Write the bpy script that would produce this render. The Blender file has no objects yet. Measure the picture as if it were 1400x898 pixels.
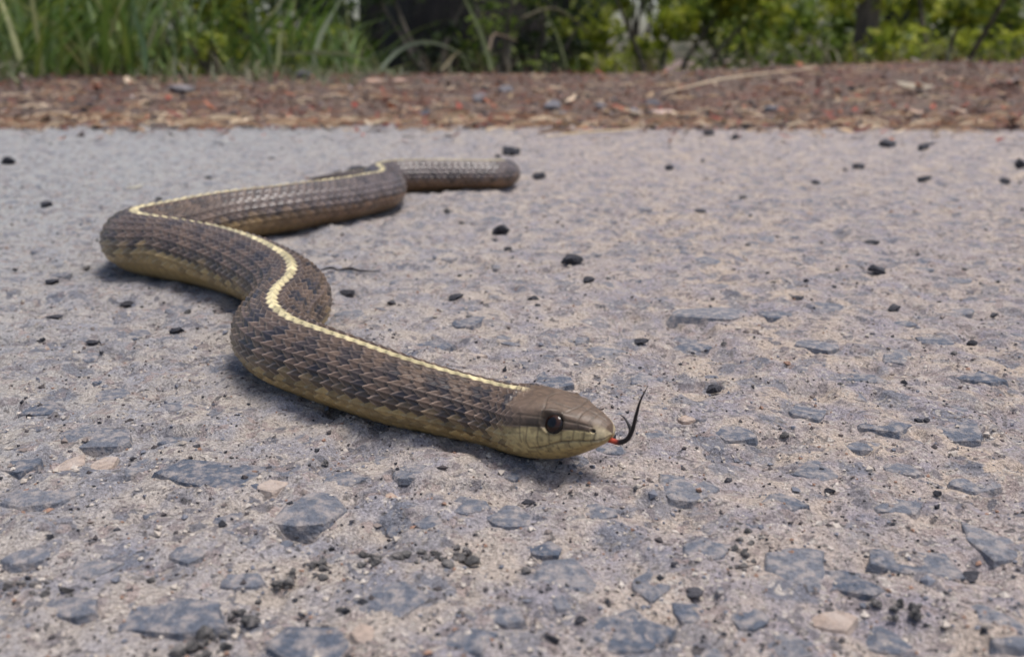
import bpy, math, random
import numpy as np
from mathutils import Vector, Matrix

R = math.radians
random.seed(7)
rng = np.random.default_rng(7)
S = bpy.context.scene
COL = S.collection

# ------------------------------------------------------------------ camera
FPX, CAM_H, HORIZON = 1200.0, 0.075, 80.0        # focal length in photo pixels, height, horizon row
PITCH = math.atan((449 - HORIZON) / FPX)
cd = bpy.data.cameras.new('camera')
cam = bpy.data.objects.new('camera', cd); COL.objects.link(cam)
cam.location = (0, 0, CAM_H)
cam.rotation_euler = (math.pi / 2 - PITCH, 0, 0)
cd.sensor_width = 36.0
cd.lens = FPX / 1400 * 36.0
cd.clip_start = 0.01; cd.clip_end = 2000
cd.dof.use_dof = True
cd.dof.focus_distance = 0.185
cd.dof.aperture_fstop = 21.5
S.camera = cam

# ------------------------------------------------------------------ sky, sun, exposure
SUN_EL, SUN_AZ = R(75), R(75)      # azimuth measured from +Y towards +X
w = bpy.data.worlds.new('World'); S.world = w; w.use_nodes = True
nt = w.node_tree
bg = nt.nodes['Background']
sky = nt.nodes.new('ShaderNodeTexSky'); sky.sky_type = 'NISHITA'; sky.sun_disc = False
sky.sun_elevation = SUN_EL; sky.sun_rotation = SUN_AZ
sky.air_density = 1.0; sky.dust_density = 3.5; sky.ozone_density = 1.0
nt.links.new(sky.outputs[0], bg.inputs[0]); bg.inputs[1].default_value = 0.075
sl = bpy.data.lights.new('sun', 'SUN'); sl.energy = 1.5; sl.angle = R(24); sl.color = (1, .97, .94)
sun = bpy.data.objects.new('sun', sl); COL.objects.link(sun)
sd = Vector((math.sin(SUN_AZ) * math.cos(SUN_EL), math.cos(SUN_AZ) * math.cos(SUN_EL), math.sin(SUN_EL)))
sun.rotation_euler = sd.to_track_quat('Z', 'Y').to_euler()
sun.location = (0, 0, 3)
S.view_settings.view_transform = 'Standard'; S.view_settings.look = 'None'
S.view_settings.exposure = 1.14; S.view_settings.gamma = 1

# ------------------------------------------------------------------ helpers
def at(u, v, z=0.0):
    a, b = (u - 700) / FPX, (449 - v) / FPX
    d = (a, math.cos(PITCH) + b * math.sin(PITCH), -math.sin(PITCH) + b * math.cos(PITCH))
    t = (z - CAM_H) / d[2]
    return np.array([d[0] * t, d[1] * t, z])

def _hash(ix, iy, seed):
    h = (ix.astype(np.int64) * 374761393 + iy.astype(np.int64) * 668265263 + seed * 1442695041) & 0xffffffff
    h = ((h ^ (h >> 13)) * 1274126177) & 0xffffffff
    h = ((h ^ (h >> 16)) * 2246822519) & 0xffffffff
    return ((h ^ (h >> 15)) & 0xffffff) / float(0xffffff)

def vn(x, y, seed=0):
    x = np.asarray(x, float); y = np.asarray(y, float)
    ix, iy = np.floor(x), np.floor(y)
    fx, fy = x - ix, y - iy
    fx = fx * fx * (3 - 2 * fx); fy = fy * fy * (3 - 2 * fy)
    a = _hash(ix, iy, seed); b = _hash(ix + 1, iy, seed)
    c = _hash(ix, iy + 1, seed); d = _hash(ix + 1, iy + 1, seed)
    return (a * (1 - fx) + b * fx) * (1 - fy) + (c * (1 - fx) + d * fx) * fy

def fbm(x, y, seed=0, o=3):
    s = 0; a = 1; t = 0
    for k in range(o):
        s = s + a * (vn(x * 2**k + 17.3 * k, y * 2**k - 9.1 * k, seed + k) - .5); t += a; a *= .5
    return s / t * 2

def sst(a, b, x):
    t = np.clip((x - a) / (b - a), 0, 1); return t * t * (3 - 2 * t)

def mesh_np(name, co, faces, smooth=True, col=None, attr='Col'):
    """co Nx3, faces Mx3 or Mx4 index array (or a list of such arrays)"""
    me = bpy.data.meshes.new(name)
    fl = faces if isinstance(faces, list) else [faces]
    fl = [np.asarray(f, dtype=np.int32) for f in fl if len(f)]
    loops = np.concatenate([f.ravel() for f in fl])
    tot = np.concatenate([np.full(len(f), f.shape[1], np.int32) for f in fl])
    me.vertices.add(len(co)); me.vertices.foreach_set('co', np.asarray(co, np.float32).ravel())
    me.loops.add(len(loops)); me.loops.foreach_set('vertex_index', loops)
    me.polygons.add(len(tot))
    me.polygons.foreach_set('loop_start', np.concatenate([[0], np.cumsum(tot)[:-1]]).astype(np.int32))
    me.polygons.foreach_set('use_smooth', np.full(len(tot), smooth))
    me.update(calc_edges=True)
    if col is not None:
        ca = me.color_attributes.new(attr, 'FLOAT_COLOR', 'POINT')
        c4 = np.ones((len(co), 4), np.float32); c4[:, :3] = col
        ca.data.foreach_set('color', c4.ravel())
    return me

def link(name, me, mat=None, parent=None, loc=None):
    o = bpy.data.objects.new(name, me); COL.objects.link(o)
    if me is not None and mat is not None and len(me.materials) == 0: me.materials.append(mat)
    if parent: o.parent = parent
    if loc is not None: o.location = loc
    return o

def tag(o, label=None, cat=None, group=None, kind=None):
    if label: o['label'] = label
    if cat: o['category'] = cat
    if group: o['group'] = group
    if kind: o['kind'] = kind
    return o

# ------------------------------------------------------------------ materials
class NT:
    def __init__(s, name):
        s.m = bpy.data.materials.new(name); s.m.use_nodes = True
        s.t = s.m.node_tree; s.b = s.t.nodes['Principled BSDF']; s.o = s.t.nodes['Material Output']
    def n(s, typ, **kw):
        x = s.t.nodes.new(typ)
        for k, v in kw.items():
            if k.startswith('_'): setattr(x, k[1:], v)
            else: x.inputs[k.replace('__', ' ')].default_value = v
        return x
    def l(s, a, b): s.t.links.new(a, b)
    def noise(s, vec, scale, detail=3, rough=.55):
        x = s.n('ShaderNodeTexNoise', Scale=scale, Detail=detail, Roughness=rough); s.l(vec, x.inputs['Vector']); return x.outputs[0]
    def ramp(s, fac, a, b, ca=(0, 0, 0, 1), cb=(1, 1, 1, 1)):
        x = s.n('ShaderNodeValToRGB'); e = x.color_ramp.elements
        e[0].position = a; e[1].position = b; e[0].color = ca; e[1].color = cb
        s.l(fac, x.inputs[0]); return x.outputs[0]
    def mix(s, fac, a, b, mode='MIX'):
        x = s.n('ShaderNodeMix', _data_type='RGBA', _blend_type=mode)
        for sock, v in ((x.inputs[0], fac), (x.inputs[6], a), (x.inputs[7], b)):
            if hasattr(v, 'is_output'): s.l(v, sock)
            elif isinstance(v, (tuple, list)): sock.default_value = (*v, 1) if len(v) == 3 else v
            else: sock.default_value = v
        return x.outputs[2]
    def math(s, op, a, b=0.0):
        x = s.n('ShaderNodeMath', _operation=op)
        for sock, v in ((x.inputs[0], a), (x.inputs[1], b)):
            if hasattr(v, 'is_output'): s.l(v, sock)
            else: sock.default_value = v
        return x.outputs[0]
    def bump(s, h, strength, dist, normal=None):
        x = s.n('ShaderNodeBump', Strength=strength, Distance=dist); s.l(h, x.inputs['Height'])
        if normal: s.l(normal, x.inputs['Normal'])
        return x.outputs[0]

def mat_road():
    k = NT('worn_road'); pos = k.n('ShaderNodeNewGeometry').outputs['Position']
    warp = k.n('ShaderNodeTexNoise', Scale=240, Detail=2)
    k.l(pos, warp.inputs['Vector'])
    off = k.n('ShaderNodeVectorMath', _operation='SCALE', Scale=0.007); k.l(warp.outputs['Color'], off.inputs[0])
    wp = k.n('ShaderNodeVectorMath', _operation='ADD'); k.l(pos, wp.inputs[0]); k.l(off.outputs[0], wp.inputs[1]); wp = wp.outputs[0]
    big = k.noise(pos, 9, 3); mid = k.noise(pos, 70, 4, .6); fine = k.noise(pos, 420, 5, .7); sand = k.noise(pos, 1700, 3, .75)
    tan = k.mix(k.ramp(big, .35, .65), (.54, .43, .335), (.465, .39, .345))
    base = k.mix(k.ramp(mid, .42, .62), tan, (.33, .295, .315))
    # camera's cool white-balance cast painted into the left-hand side of the lane
    sx = k.n('ShaderNodeSeparateXYZ'); k.l(pos, sx.inputs[0])
    mr = k.n('ShaderNodeMapRange'); k.l(k.math('ADD', sx.outputs[0], k.math('MULTIPLY', big, .2)), mr.inputs[0])
    mr.inputs[1].default_value = -.15; mr.inputs[2].default_value = .16; mr.inputs[3].default_value = .75; mr.inputs[4].default_value = 0
    base = k.mix(mr.outputs[0], base, (.34, .365, .37))
    # small aggregate chips set in the surface
    def chips(scale, lo, amount, ca, cb, src):
        v = k.n('ShaderNodeTexVoronoi', Scale=scale, Randomness=1.0); k.l(wp, v.inputs['Vector'])
        sep = k.n('ShaderNodeSeparateColor'); k.l(v.outputs['Color'], sep.inputs[0])
        pick = k.ramp(sep.outputs[0], lo, lo + .04)
        edge = k.ramp(v.outputs['Distance'], .42, .62, (1, 1, 1, 1), (0, 0, 0, 1))
        m = k.math('MULTIPLY', k.math('MULTIPLY', pick, edge), amount)
        return k.mix(m, src, k.mix(sep.outputs[1], ca, cb)), m
    base, m1 = chips(130, .60, .8, (.15, .165, .205), (.29, .27, .275), base)
    base, m2 = chips(330, .56, .8, (.12, .125, .15), (.37, .29, .26), base)
    base, m3 = chips(760, .70, .8, (.06, .055, .06), (.62, .55, .48), base)
    base = k.mix(k.ramp(fine, .60, .72), base, (.10, .09, .085))
    base = k.mix(k.ramp(fine, .30, .42, (1, 1, 1, 1), (0, 0, 0, 1)), base, (.56, .50, .45))
    sandv = k.ramp(sand, .3, .72, (.5, .5, .5, 1), (1.45, 1.45, 1.45, 1))
    base = k.mix(1.0, base, sandv, 'MULTIPLY')
    k.l(base, k.b.inputs['Base Color']); k.b.inputs['Roughness'].default_value = .88
    k.b.inputs['Specular IOR Level'].default_value = .3
    n1 = k.bump(fine, 1.0, .0018); n2 = k.bump(sand, 1.0, .0006, n1)
    k.l(n2, k.b.inputs['Normal'])
    return k.m

def mat_stone(name, ca, cb, dust=.5, rough=.7, scale=600, dustcol=(.44, .38, .34)):
    k = NT(name); pos = k.n('ShaderNodeNewGeometry').outputs['Position']
    oi = k.n('ShaderNodeObjectInfo')
    c = k.mix(oi.outputs['Random'], ca, cb)
    a = k.noise(pos, scale, 4, .65); b = k.noise(pos, scale * .33, 3, .6)
    c = k.mix(k.ramp(a, .35, .7), c, k.mix(.5, c, (.02, .02, .025)))
    c = k.mix(k.math('MULTIPLY', k.ramp(b, .44, .64), dust), c, dustcol)
    k.l(c, k.b.inputs['Base Color']); k.b.inputs['Roughness'].default_value = rough; k.b.inputs['Specular IOR Level'].default_value = .25
    k.l(k.bump(a, 1.0, .0009), k.b.inputs['Normal'])
    return k.m

def mat_attr(name, rough=.8, spec=.3, trans=0.0, nscale=0, namt=.3, bump=0, bscale=900):
    k = NT(name); at_ = k.n('ShaderNodeAttribute'); at_.attribute_name = 'Col'
    c = at_.outputs['Color']
    pos = k.n('ShaderNodeNewGeometry').outputs['Position']
    if nscale:
        nz = k.noise(pos, nscale, 4, .65)
        c = k.mix(1.0, c, k.ramp(nz, .3, .7, (1 - namt,) * 3 + (1,), (1 + namt,) * 3 + (1,)), 'MULTIPLY')
    k.l(c, k.b.inputs['Base Color']); k.b.inputs['Roughness'].default_value = rough
    k.b.inputs['Specular IOR Level'].default_value = spec
    if bump:
        k.l(k.bump(k.noise(pos, bscale, 3, .6), bump, .0003), k.b.inputs['Normal'])
    if trans:
        tr = k.n('ShaderNodeBsdfTranslucent'); k.l(c, tr.inputs['Color'])
        ms = k.n('ShaderNodeMixShader'); ms.inputs[0].default_value = trans
        k.l(k.b.outputs[0], ms.inputs[1]); k.l(tr.outputs[0], ms.inputs[2]); k.l(ms.outputs[0], k.o.inputs['Surface'])
    return k.m

def mat_bark(name, ca, cb, sc=30):
    k = NT(name); pos = k.n('ShaderNodeNewGeometry').outputs['Position']
    mp = k.n('ShaderNodeMapping'); mp.inputs['Scale'].default_value = (1, 1, .25); k.l(pos, mp.inputs[0])
    a = k.noise(mp.outputs[0], sc, 5, .65)
    k.l(k.mix(k.ramp(a, .35, .65), ca, cb), k.b.inputs['Base Color']); k.b.inputs['Roughness'].default_value = .9
    k.l(k.bump(a, .9, .02), k.b.inputs['Normal'])
    return k.m

def mat_soil():
    k = NT('verge_soil'); pos = k.n('ShaderNodeNewGeometry').outputs['Position']
    a = k.noise(pos, 60, 5, .7); b = k.noise(pos, 9, 3)
    c = k.mix(k.ramp(a, .35, .68), (.085, .058, .042), (.22, .155, .12))
    c = k.mix(k.ramp(b, .45, .65), c, (.13, .068, .048))
    k.l(c, k.b.inputs['Base Color']); k.b.inputs['Roughness'].default_value = .95
    k.l(k.bump(a, .9, .01), k.b.inputs['Normal'])
    return k.m

M_ROAD = mat_road()
M_CHIP = mat_stone('blue_grey_aggregate', (.115, .135, .175), (.215, .222, .25), .66, .8, 1500)
M_TANCHIP = mat_stone('tan_aggregate', (.42, .31, .24), (.45, .37, .31), .5, .8, 700)
M_BLACK = mat_stone('tarry_gravel', (.012, .013, .02), (.055, .053, .06), .32, .55, 900, (.16, .15, .16))
M_CRUMB = mat_stone('grey_crumb', (.05, .047, .045), (.15, .14, .13), .5, .8, 900, (.3, .27, .25))
M_SOIL = mat_soil()
M_GRIT = mat_attr('grit', .85, .3)
M_LITTER = mat_attr('dead_leaf', .8, .3, .15, 300, .4)
M_GRASS = mat_attr('grass_blade', .5, .4, .35)
M_LEAF = mat_attr('leaf', .45, .4, .5)
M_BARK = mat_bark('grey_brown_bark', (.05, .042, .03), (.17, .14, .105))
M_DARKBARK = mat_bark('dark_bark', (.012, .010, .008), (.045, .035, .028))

# ------------------------------------------------------------------ terrain: road, verge, ground
def road_h(x, y):
    near = 1.0
    h = .0011 * fbm(x / .06, y / .06, 1, 2) + .0019 * fbm(x / .016, y / .016, 5, 3) + .0011 * fbm(x / .0055, y / .0055, 9, 3) + .0004 * (vn(x / .0021, y / .0021, 14) - .5)
    h = h - .0012 * sst(.70, .88, vn(x / .007, y / .007, 21)) - .0022 * sst(.74, .9, vn(x / .018 + 5, y / .013, 31))
    return h

def edge_y(x):
    return 1.0 + .075 * fbm(x / .22, x * 0 + 3.3, 41, 4)

def verge_h(x, y):
    d = y - edge_y(x)
    crest = .036 + .026 * sst(.1, 1.0, x) + .006 * fbm(x / .35, y / .35, 44, 2)
    h = crest * sst(-.02, .9, d) + .004 * fbm(x / .05, y / .05, 45, 3) * sst(0, .1, d)
    return h - .32 * sst(1.35, 3.4, d) - 2.2 * sst(3.0, 14, d) - .006 * (1 - sst(-.03, .03, d))

def spaced(lo, hi, fine_lo, fine_hi, step, grow):
    m = list(np.arange(fine_lo, fine_hi + step / 2, step))
    s = step; v = m[-1]
    while v < hi: s *= grow; v += s; m.append(min(v, hi))
    s = step; v = m[0]; pre = []
    while v > lo: s *= grow; v -= s; pre.append(max(v, lo))
    return np.array(pre[::-1] + m)

def grid_mesh(name, xs, ys, hf, mat, smooth=True):
    X, Y = np.meshgrid(xs, ys)
    Z = hf(X, Y)
    co = np.stack([X, Y, Z], -1).reshape(-1, 3)
    nx, ny = len(xs), len(ys)
    i = np.arange(nx * ny).reshape(ny, nx)
    f = np.stack([i[:-1, :-1], i[:-1, 1:], i[1:, 1:], i[1:, :-1]], -1).reshape(-1, 4)
    me = mesh_np(name, co, f, smooth)
    return link(name, me, mat)

xs = spaced(-6, 6, -.16, .16, .0006, 1.018)
ys = spaced(-3, 1.06, .080, .24, .0006, 1.011)
road = tag(grid_mesh('road', xs, ys, road_h, M_ROAD), kind='structure')
xs = spaced(-900, 900, -1.8, 1.8, .02, 1.12)
ys = spaced(.93, 1500, .95, 2.6, .014, 1.09)
verge = tag(grid_mesh('verge', xs, ys, verge_h, M_SOIL), kind='structure')

# ------------------------------------------------------------------ embedded stones (pieces of the road)
def embed_mesh(name, n, seed, flat=.35):
    r = random.Random(seed)
    vs = []; fs = []
    base = [2 * math.pi * (i + r.uniform(-.36, .36)) / n for i in range(n)]
    rad = [r.uniform(.62, 1.12) for _ in range(n)]
    tilt = (r.uniform(-.09, .09), r.uniform(-.09, .09))
    for ring, (k, z) in enumerate(((1.15, -.8), (1.0, -.05), (.84, .03))):
        for a, q in zip(base, rad):
            j = 1 + r.uniform(-.06, .06)
            x, y = math.cos(a) * q * k * j * .5, math.sin(a) * q * k * j * .5
            vs.append((x, y, z * flat + (x * tilt[0] + y * tilt[1]) * (ring > 0) + r.uniform(-.012, .012) * (ring == 2)))
    c = len(vs); vs.append((r.uniform(-.12, .12), r.uniform(-.12, .12), .08 * flat + r.uniform(-.01, .02)))
    for ring in range(2):
        for i in range(n):
            a = ring * n + i; b = ring * n + (i + 1) % n
            fs.append((a, b, b + n, a + n))
    t = [(2 * n + i, 2 * n + (i + 1) % n, c) for i in range(n)]
    return mesh_np(name, np.array(vs), [np.array(fs), np.array(t)], False)

EM = [embed_mesh('embedded_stone', 8 + i % 3, 100 + i) for i in range(12)]
EMB = [embed_mesh('embedded_stone', 8 + i % 3, 100 + i) for i in range(12)]
for m in EM: m.materials.append(M_CHIP)
for m in EMB: m.materials.append(M_TANCHIP)
n_emb = 0
taken = []
def embed(x, y, sx, sy, rot, up=.0006, tanc=False, sz=None):
    global n_emb
    me = (EMB if tanc else EM)[n_emb % 12]; n_emb += 1
    o = bpy.data.objects.new('stone', me); COL.objects.link(o); o.parent = road
    gx, gy = np.meshgrid(np.linspace(-.42, .42, 5) * sx, np.linspace(-.42, .42, 5) * sy)
    hz_ = road_h(x + gx.ravel(), y + gy.ravel())
    o.location = (x, y, float(hz_.mean() + .45 * hz_.std()) + up - .0006); o.rotation_euler = (0, 0, rot)
    o.scale = (sx, sy, (sx + sy) / 2 if sz is None else sz)
    taken.append((x, y, max(sx, sy) / 2))
# (u, v, width px, height px, tan?)
BIG = [(310,652,150,44,0),(425,695,95,52,0),(768,797,84,58,0),(890,797,66,38,0),(965,749,60,28,0),(1088,772,90,54,0),
       (432,880,120,60,0),(215,842,190,52,0),(1117,641,56,28,0),(935,666,78,36,0),(700,706,66,28,0),(535,822,84,62,0),
       (1262,770,112,46,0),(1352,742,66,48,0),(125,600,110,24,0),(188,640,34,52,0),(60,682,90,28,0),(312,718,46,18,0),
       (262,762,50,28,0),(1165,795,70,34,0),(1372,862,70,60,0),(942,461,58,20,0),(756,520,56,22,0),(1138,838,60,34,1),
       (502,876,32,34,1),(98,632,36,20,1),(138,634,32,20,1),(372,670,50,16,1),(860,862,100,56,0),(1310,592,70,22,0),
       (975,424,110,18,0),(1232,640,46,18,0),(1070,690,64,22,0),(640,690,54,22,0),(590,716,44,18,0),(1210,585,60,18,0),
       (1290,468,50,18,0),(880,520,46,14,0),(1000,590,60,18,0),(1105,560,66,20,0),(40,760,60,24,0),(130,780,70,22,0),
       (30,640,54,20,0),(95,840,80,30,0),(690,842,60,28,0),(1020,842,54,30,0),(1080,880,70,34,0),(640,880,70,36,0),
       (250,600,50,16,0),(60,560,60,16,0),(150,540,50,14,0),(240,560,56,12,0),(470,660,50,20,0),(560,650,46,16,0),
       (1120,470,60,16,0),(1180,520,54,14,0),(1340,520,60,18,0),(1060,430,50,10,0),(820,700,50,20,0),(1230,690,60,22,0),
       (840,610,40,14,0),(900,600,46,14,0),(1330,660,70,16,0),(700,650,30,10,0),(590,470,50,14,0),(640,440,46,12,0),(480,430,44,12,0),
       (330,790,60,24,0),(1215,860,60,36,0),(940,830,44,26,0),(745,745,50,22,0),(1180,610,44,14,0)]
for u, v, wpx, hpx, t in BIG:
    p = at(u, v); a = at(u - wpx / 2, v); b = at(u + wpx / 2, v); c = at(u, v - hpx / 2); d = at(u, v + hpx / 2)
    sx = b[0] - a[0]; sy = min(c[1] - d[1], sx * 1.5)
    embed(p[0], p[1], sx * 1.2, sy * 1.2, random.uniform(-.25, .25), .0007, bool(t), sz=min(sx, sy))
tries = 0
while n_emb < 300 and tries < 9000:
    tries += 1
    y = .09 + .42 * random.random() ** 1.5; x = random.uniform(-.66, .66) * (y + .02)
    s = random.uniform(.0022, .0062) * (1 + 1.2 * (y > .22))
    if any((x - a) ** 2 + (y - b) ** 2 < (c + s * .6) ** 2 for a, b, c in taken): continue
    embed(x, y, s * random.uniform(.9, 1.5), s * random.uniform(.7, 1.1), random.uniform(0, 6.28), random.uniform(.0001, .0005), random.random() < .1)

# ------------------------------------------------------------------ the snake
# (u, v of the dorsal ridge, half-width r)
STR = [(716,535,.0071),(660,522,.0071),(600,507,.0075),(540,489,.0081),(480,468,.0086),(430,450,.0090),(392,434,.0093),(370,414,.0096),
       (376,394,.0099),(394,376,.0101),(396,360,.0104),(380,345,.0107),(340,326,.0111),(290,312,.0114),(240,303,.0116)]
P = []
for u, v, r in STR:
    q = at(u, v, 1.80 * r); P.append((q[0], q[1], r))
for q in ((-.1355, .3150, .0117), (-.1410, .3285, .0117), (-.1355, .3430, .0116)): P.append(q)
for u, v, r in [(300,265,.0115),(400,253,.0114),(470,244,.0112)]:
    q = at(u, v, 1.80 * r); P.append((q[0], q[1], r))
for q in ((-.0745, .4360, .0110), (-.0668, .4530, .0108), (-.0685, .4740, .0106), (-.0735, .4930, .0105), (-.0700, .5100, .0103), (-.0550, .5180, .0102),
          (-.0300, .5230, .0098), (-.0110, .5290, .0093), (-.0040, .5410, .0087), (-.0120, .5570, .0079), (-.0320, .5620, .0070), (-.0600, .5640, .0058),
          (-.0900, .5660, .0043), (-.1150, .5670, .0026), (-.1320, .5675, .0008)): P.append(q)
P = np.array(P)
HEAD_BASE = P[0].copy()
SNOUT = at(838, 593, .0092)
# catmull-rom through the ridge points (head prepended)
hd = np.array([HEAD_BASE[0], HEAD_BASE[1], 1.80 * .0064 / 2])
Q = np.column_stack([P[:, 0], P[:, 1], P[:, 2] * .90 - .0002])
RAD = P[:, 2]
def catmull(pts, val, per=60):
    p = np.vstack([2 * pts[0] - pts[1], pts, 2 * pts[-1] - pts[-2]]); out = []; vo = []
    vv = np.concatenate([[val[0]], val, [val[-1]]])
    for i in range(1, len(p) - 2):
        t = np.linspace(0, 1, per, endpoint=False)[:, None]
        a, b, c, d = p[i-1], p[i], p[i+1], p[i+2]
        out.append(.5 * (2*b + (c-a)*t + (2*a-5*b+4*c-d)*t**2 + (-a+3*b-3*c+d)*t**3))
        A, B, C, D = vv[i-1], vv[i], vv[i+1], vv[i+2]; tt = t[:, 0]
        vo.append(.5 * (2*B + (C-A)*tt + (2*A-5*B+4*C-D)*tt**2 + (-A+3*B-3*C+D)*tt**3))
    out.append(p[-2][None]); vo.append([vv[-2]])
    return np.vstack(out), np.concatenate(vo)
# head axis: neck base -> snout, two control points on the way
hv = SNOUT - Q[0]
headpts = np.array([SNOUT, Q[0] + hv * .62 + np.array([0, 0, .0003]), Q[0] + hv * .28 + np.array([0, 0, .0005])])
ALL = np.vstack([headpts, Q]); ALLR = np.concatenate([[.0075] * 3, RAD])
path, prad = catmull(ALL, ALLR)
seg = np.linalg.norm(np.diff(path, axis=0), axis=1); arc = np.concatenate([[0], np.cumsum(seg)])
TOTAL = arc[-1]
HL = float(np.interp(3 * 60, np.arange(len(arc)), arc))          # arc length of the head
ss = np.concatenate([HL * (np.linspace(0, 1, 40) ** 2) * .14, np.arange(HL * .1425, HL * 1.25, .00013),
                     np.arange(HL * 1.25 + .0002, .24, .00034), np.arange(.2404, TOTAL - .0005, .00048)])
ss = np.concatenate([ss, [TOTAL]])
# smooth the path a little
PX = np.stack([np.interp(ss, arc, path[:, k]) for k in range(3)], 1)
PR = np.interp(ss, arc, prad)
def smooth_path(PX, n):
    g = np.linspace(0, TOTAL, 3000); G = np.stack([np.interp(g, ss, PX[:, k]) for k in range(3)], 1)
    ker = np.hanning(n); ker /= ker.sum()
    pad = n // 2
    H = np.vstack([2 * G[0] - G[pad:0:-1], G, 2 * G[-1] - G[-2:-pad-2:-1]])
    G = np.stack([np.convolve(H[:, k], ker, 'valid') for k in range(3)], 1)
    return np.stack([np.interp(ss, g, G[:len(g), k]) for k in range(3)], 1), g, G
PX, gs, G = smooth_path(PX, 25)
T = np.gradient(G, axis=0); T /= np.linalg.norm(T, axis=1)[:, None]
T = np.stack([np.interp(ss, gs, T[:len(gs), k]) for k in range(3)], 1); T /= np.linalg.norm(T, axis=1)[:, None]
# T points tailwards.  side vector = up x T
UP = np.array([0, 0, 1.0])
SIDE = np.cross(UP, T); SIDE /= np.linalg.norm(SIDE, axis=1)[:, None]
NUP = np.cross(T, SIDE)

NTH = 216
DOR = R(128)                                   # dorsal arc carried by keeled scales
th = np.concatenate([np.linspace(-DOR, DOR, 185, endpoint=False), np.linspace(DOR, 2 * math.pi - DOR, NTH - 185, endpoint=False)])
th = (th + math.pi) % (2 * math.pi) - math.pi
TH, SS = np.meshgrid(th, ss)
RR = np.repeat(PR[:, None], NTH, 1)
sh = SS / HL                                   # 0 snout .. 1 neck base
# section half-width / top / bottom
def prof(xs_, vs_, x): return np.interp(x, xs_, vs_)
HX = [0, .03, .08, .16, .28, .42, .56, .72, .86, 1.0, 1.2]
wid = prof(HX, [.0, .0020, .0030, .0037, .0046, .0057, .0068, .0079, .0082, .0077, .0074], sh)
topz = prof(HX, [.0, .0018, .0027, .0034, .0042, .0049, .0056, .0061, .0065, .0067, .0067], sh)
botz = prof(HX, [.0, .0013, .0021, .0031, .0044, .0057, .0066, .0069, .0067, .0064, .0063], sh)
# smooth the head profile along s
def sm(a, n=41):
    ker = np.hanning(n); ker /= ker.sum()
    k = (ss < HL * 1.3)
    b = a.copy(); col = a[k, 0]; p = n // 2
    cc = np.convolve(np.concatenate([col[:1].repeat(p), col, col[-1:].repeat(p)]), ker, 'valid')
    wgt = sst(.05, .16, ss[k] / HL)
    b[k] = (col * (1 - wgt) + cc * wgt)[:, None]; return b
wid, topz, botz = sm(wid), sm(topz), sm(botz)
hb = sst(.95, 1.35, sh)                         # 0 head .. 1 body
W = wid * (1 - hb) + RR * hb
TZ = topz * (1 - hb) + RR * .90 * hb
BZ = botz * (1 - hb) + RR * .90 * hb
c, s_ = np.cos(TH), np.sin(TH)
expo = np.where(c > 0, 2.0 + 1.0 * (1 - hb) * sst(.06, .25, sh), 1.86)
k = (np.abs(c) ** expo + np.abs(s_) ** expo) ** (-1 / expo)
ox = W * s_ * k
oz = np.where(c > 0, TZ, BZ) * c * k
# garter snakes: slightly ridged back
# --- scale lattice
Ls = np.clip(PR * .385, .0010, .0046) * (.62 + .38 * sst(.7, 1.7, ss / HL))
ph = np.concatenate([[0], np.cumsum(np.diff(ss) / (.5 * (Ls[1:] + Ls[:-1])))])
PH = np.repeat(ph[:, None], NTH, 1)
ri = lambda u, v, r: float(ss[np.argmin(np.hypot(PX[:, 0] - at(u, v, 1.8 * r)[0], PX[:, 1] - at(u, v, 1.8 * r)[1]))])
rk = [(0, 0), (HL, -3), (ri(600,507,.0077), -8), (ri(480,468,.0086), -8), (ri(392,434,.0093), -2), (ri(396,360,.0104), -2), (ri(340,326,.0111), -8), (ri(240,303,.0116), -24),
      (float(ss[np.argmin(PX[:, 0])]), 2), (ri(300,265,.0115), 9), (ri(400,253,.0114), 10), (ri(470,244,.0112), 6), (TOTAL, 0)]
ROLL = R(1) * np.interp(ss, [a for a, b in rk], [b for a, b in rk])[:, None]
TR = (TH - ROLL + math.pi) % (2 * math.pi) - math.pi
U = TR / (DOR / 8.5)
best = np.full(TH.shape, -1.0); bi = np.zeros(TH.shape); bj = np.zeros(TH.shape); bdu = np.zeros(TH.shape)
LEN = 1.36; bed = np.zeros(TH.shape)
for di in (-1, 0, 1):
    i = np.round(U) + di
    du = U - i
    off = np.where(np.mod(i, 2) == 0, 0.0, .5)
    j0 = np.floor(PH - off)
    for dj in (-1, 0):
        j = j0 + dj
        t = (PH - off - j) / LEN                         # 0 front .. 1 rear tip
        hw = .78 * (1 - np.clip((t - .34) / .66, 0, 1) ** 1.25)
        ins = (np.abs(du) < hw) & (t <= 1) & (np.abs(i) <= 8)
        e = np.clip((hw - np.abs(du)) / .16, 0, 1)
        val = np.where(ins, t * .8 + .2 * e, -1)
        m = val > best
        best = np.where(m, val, best); bi = np.where(m, i, bi); bj = np.where(m, j, bj); bdu = np.where(m, du, bdu); bed = np.where(m, hw - np.abs(du), bed)
dors = sst(9.6, 9.2, np.abs(U)) if False else (np.abs(U) < 8.5).astype(float)
bodyw = sst(.70, 1.02, sh) * dors
keel = np.exp(-(bdu / .11) ** 2) * (np.abs(bi) < 8)
hgt = (np.clip(best, -.1, 1) * .21 + keel * .06 * sst(0, .3, best)) * RR * .40
hgt = hgt * bodyw
vent = (1 - dors) * sst(.9, 1.1, sh)
vt = np.mod(PH, 1)
hgt = hgt + vent * (vt * .06) * RR * .40
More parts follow.
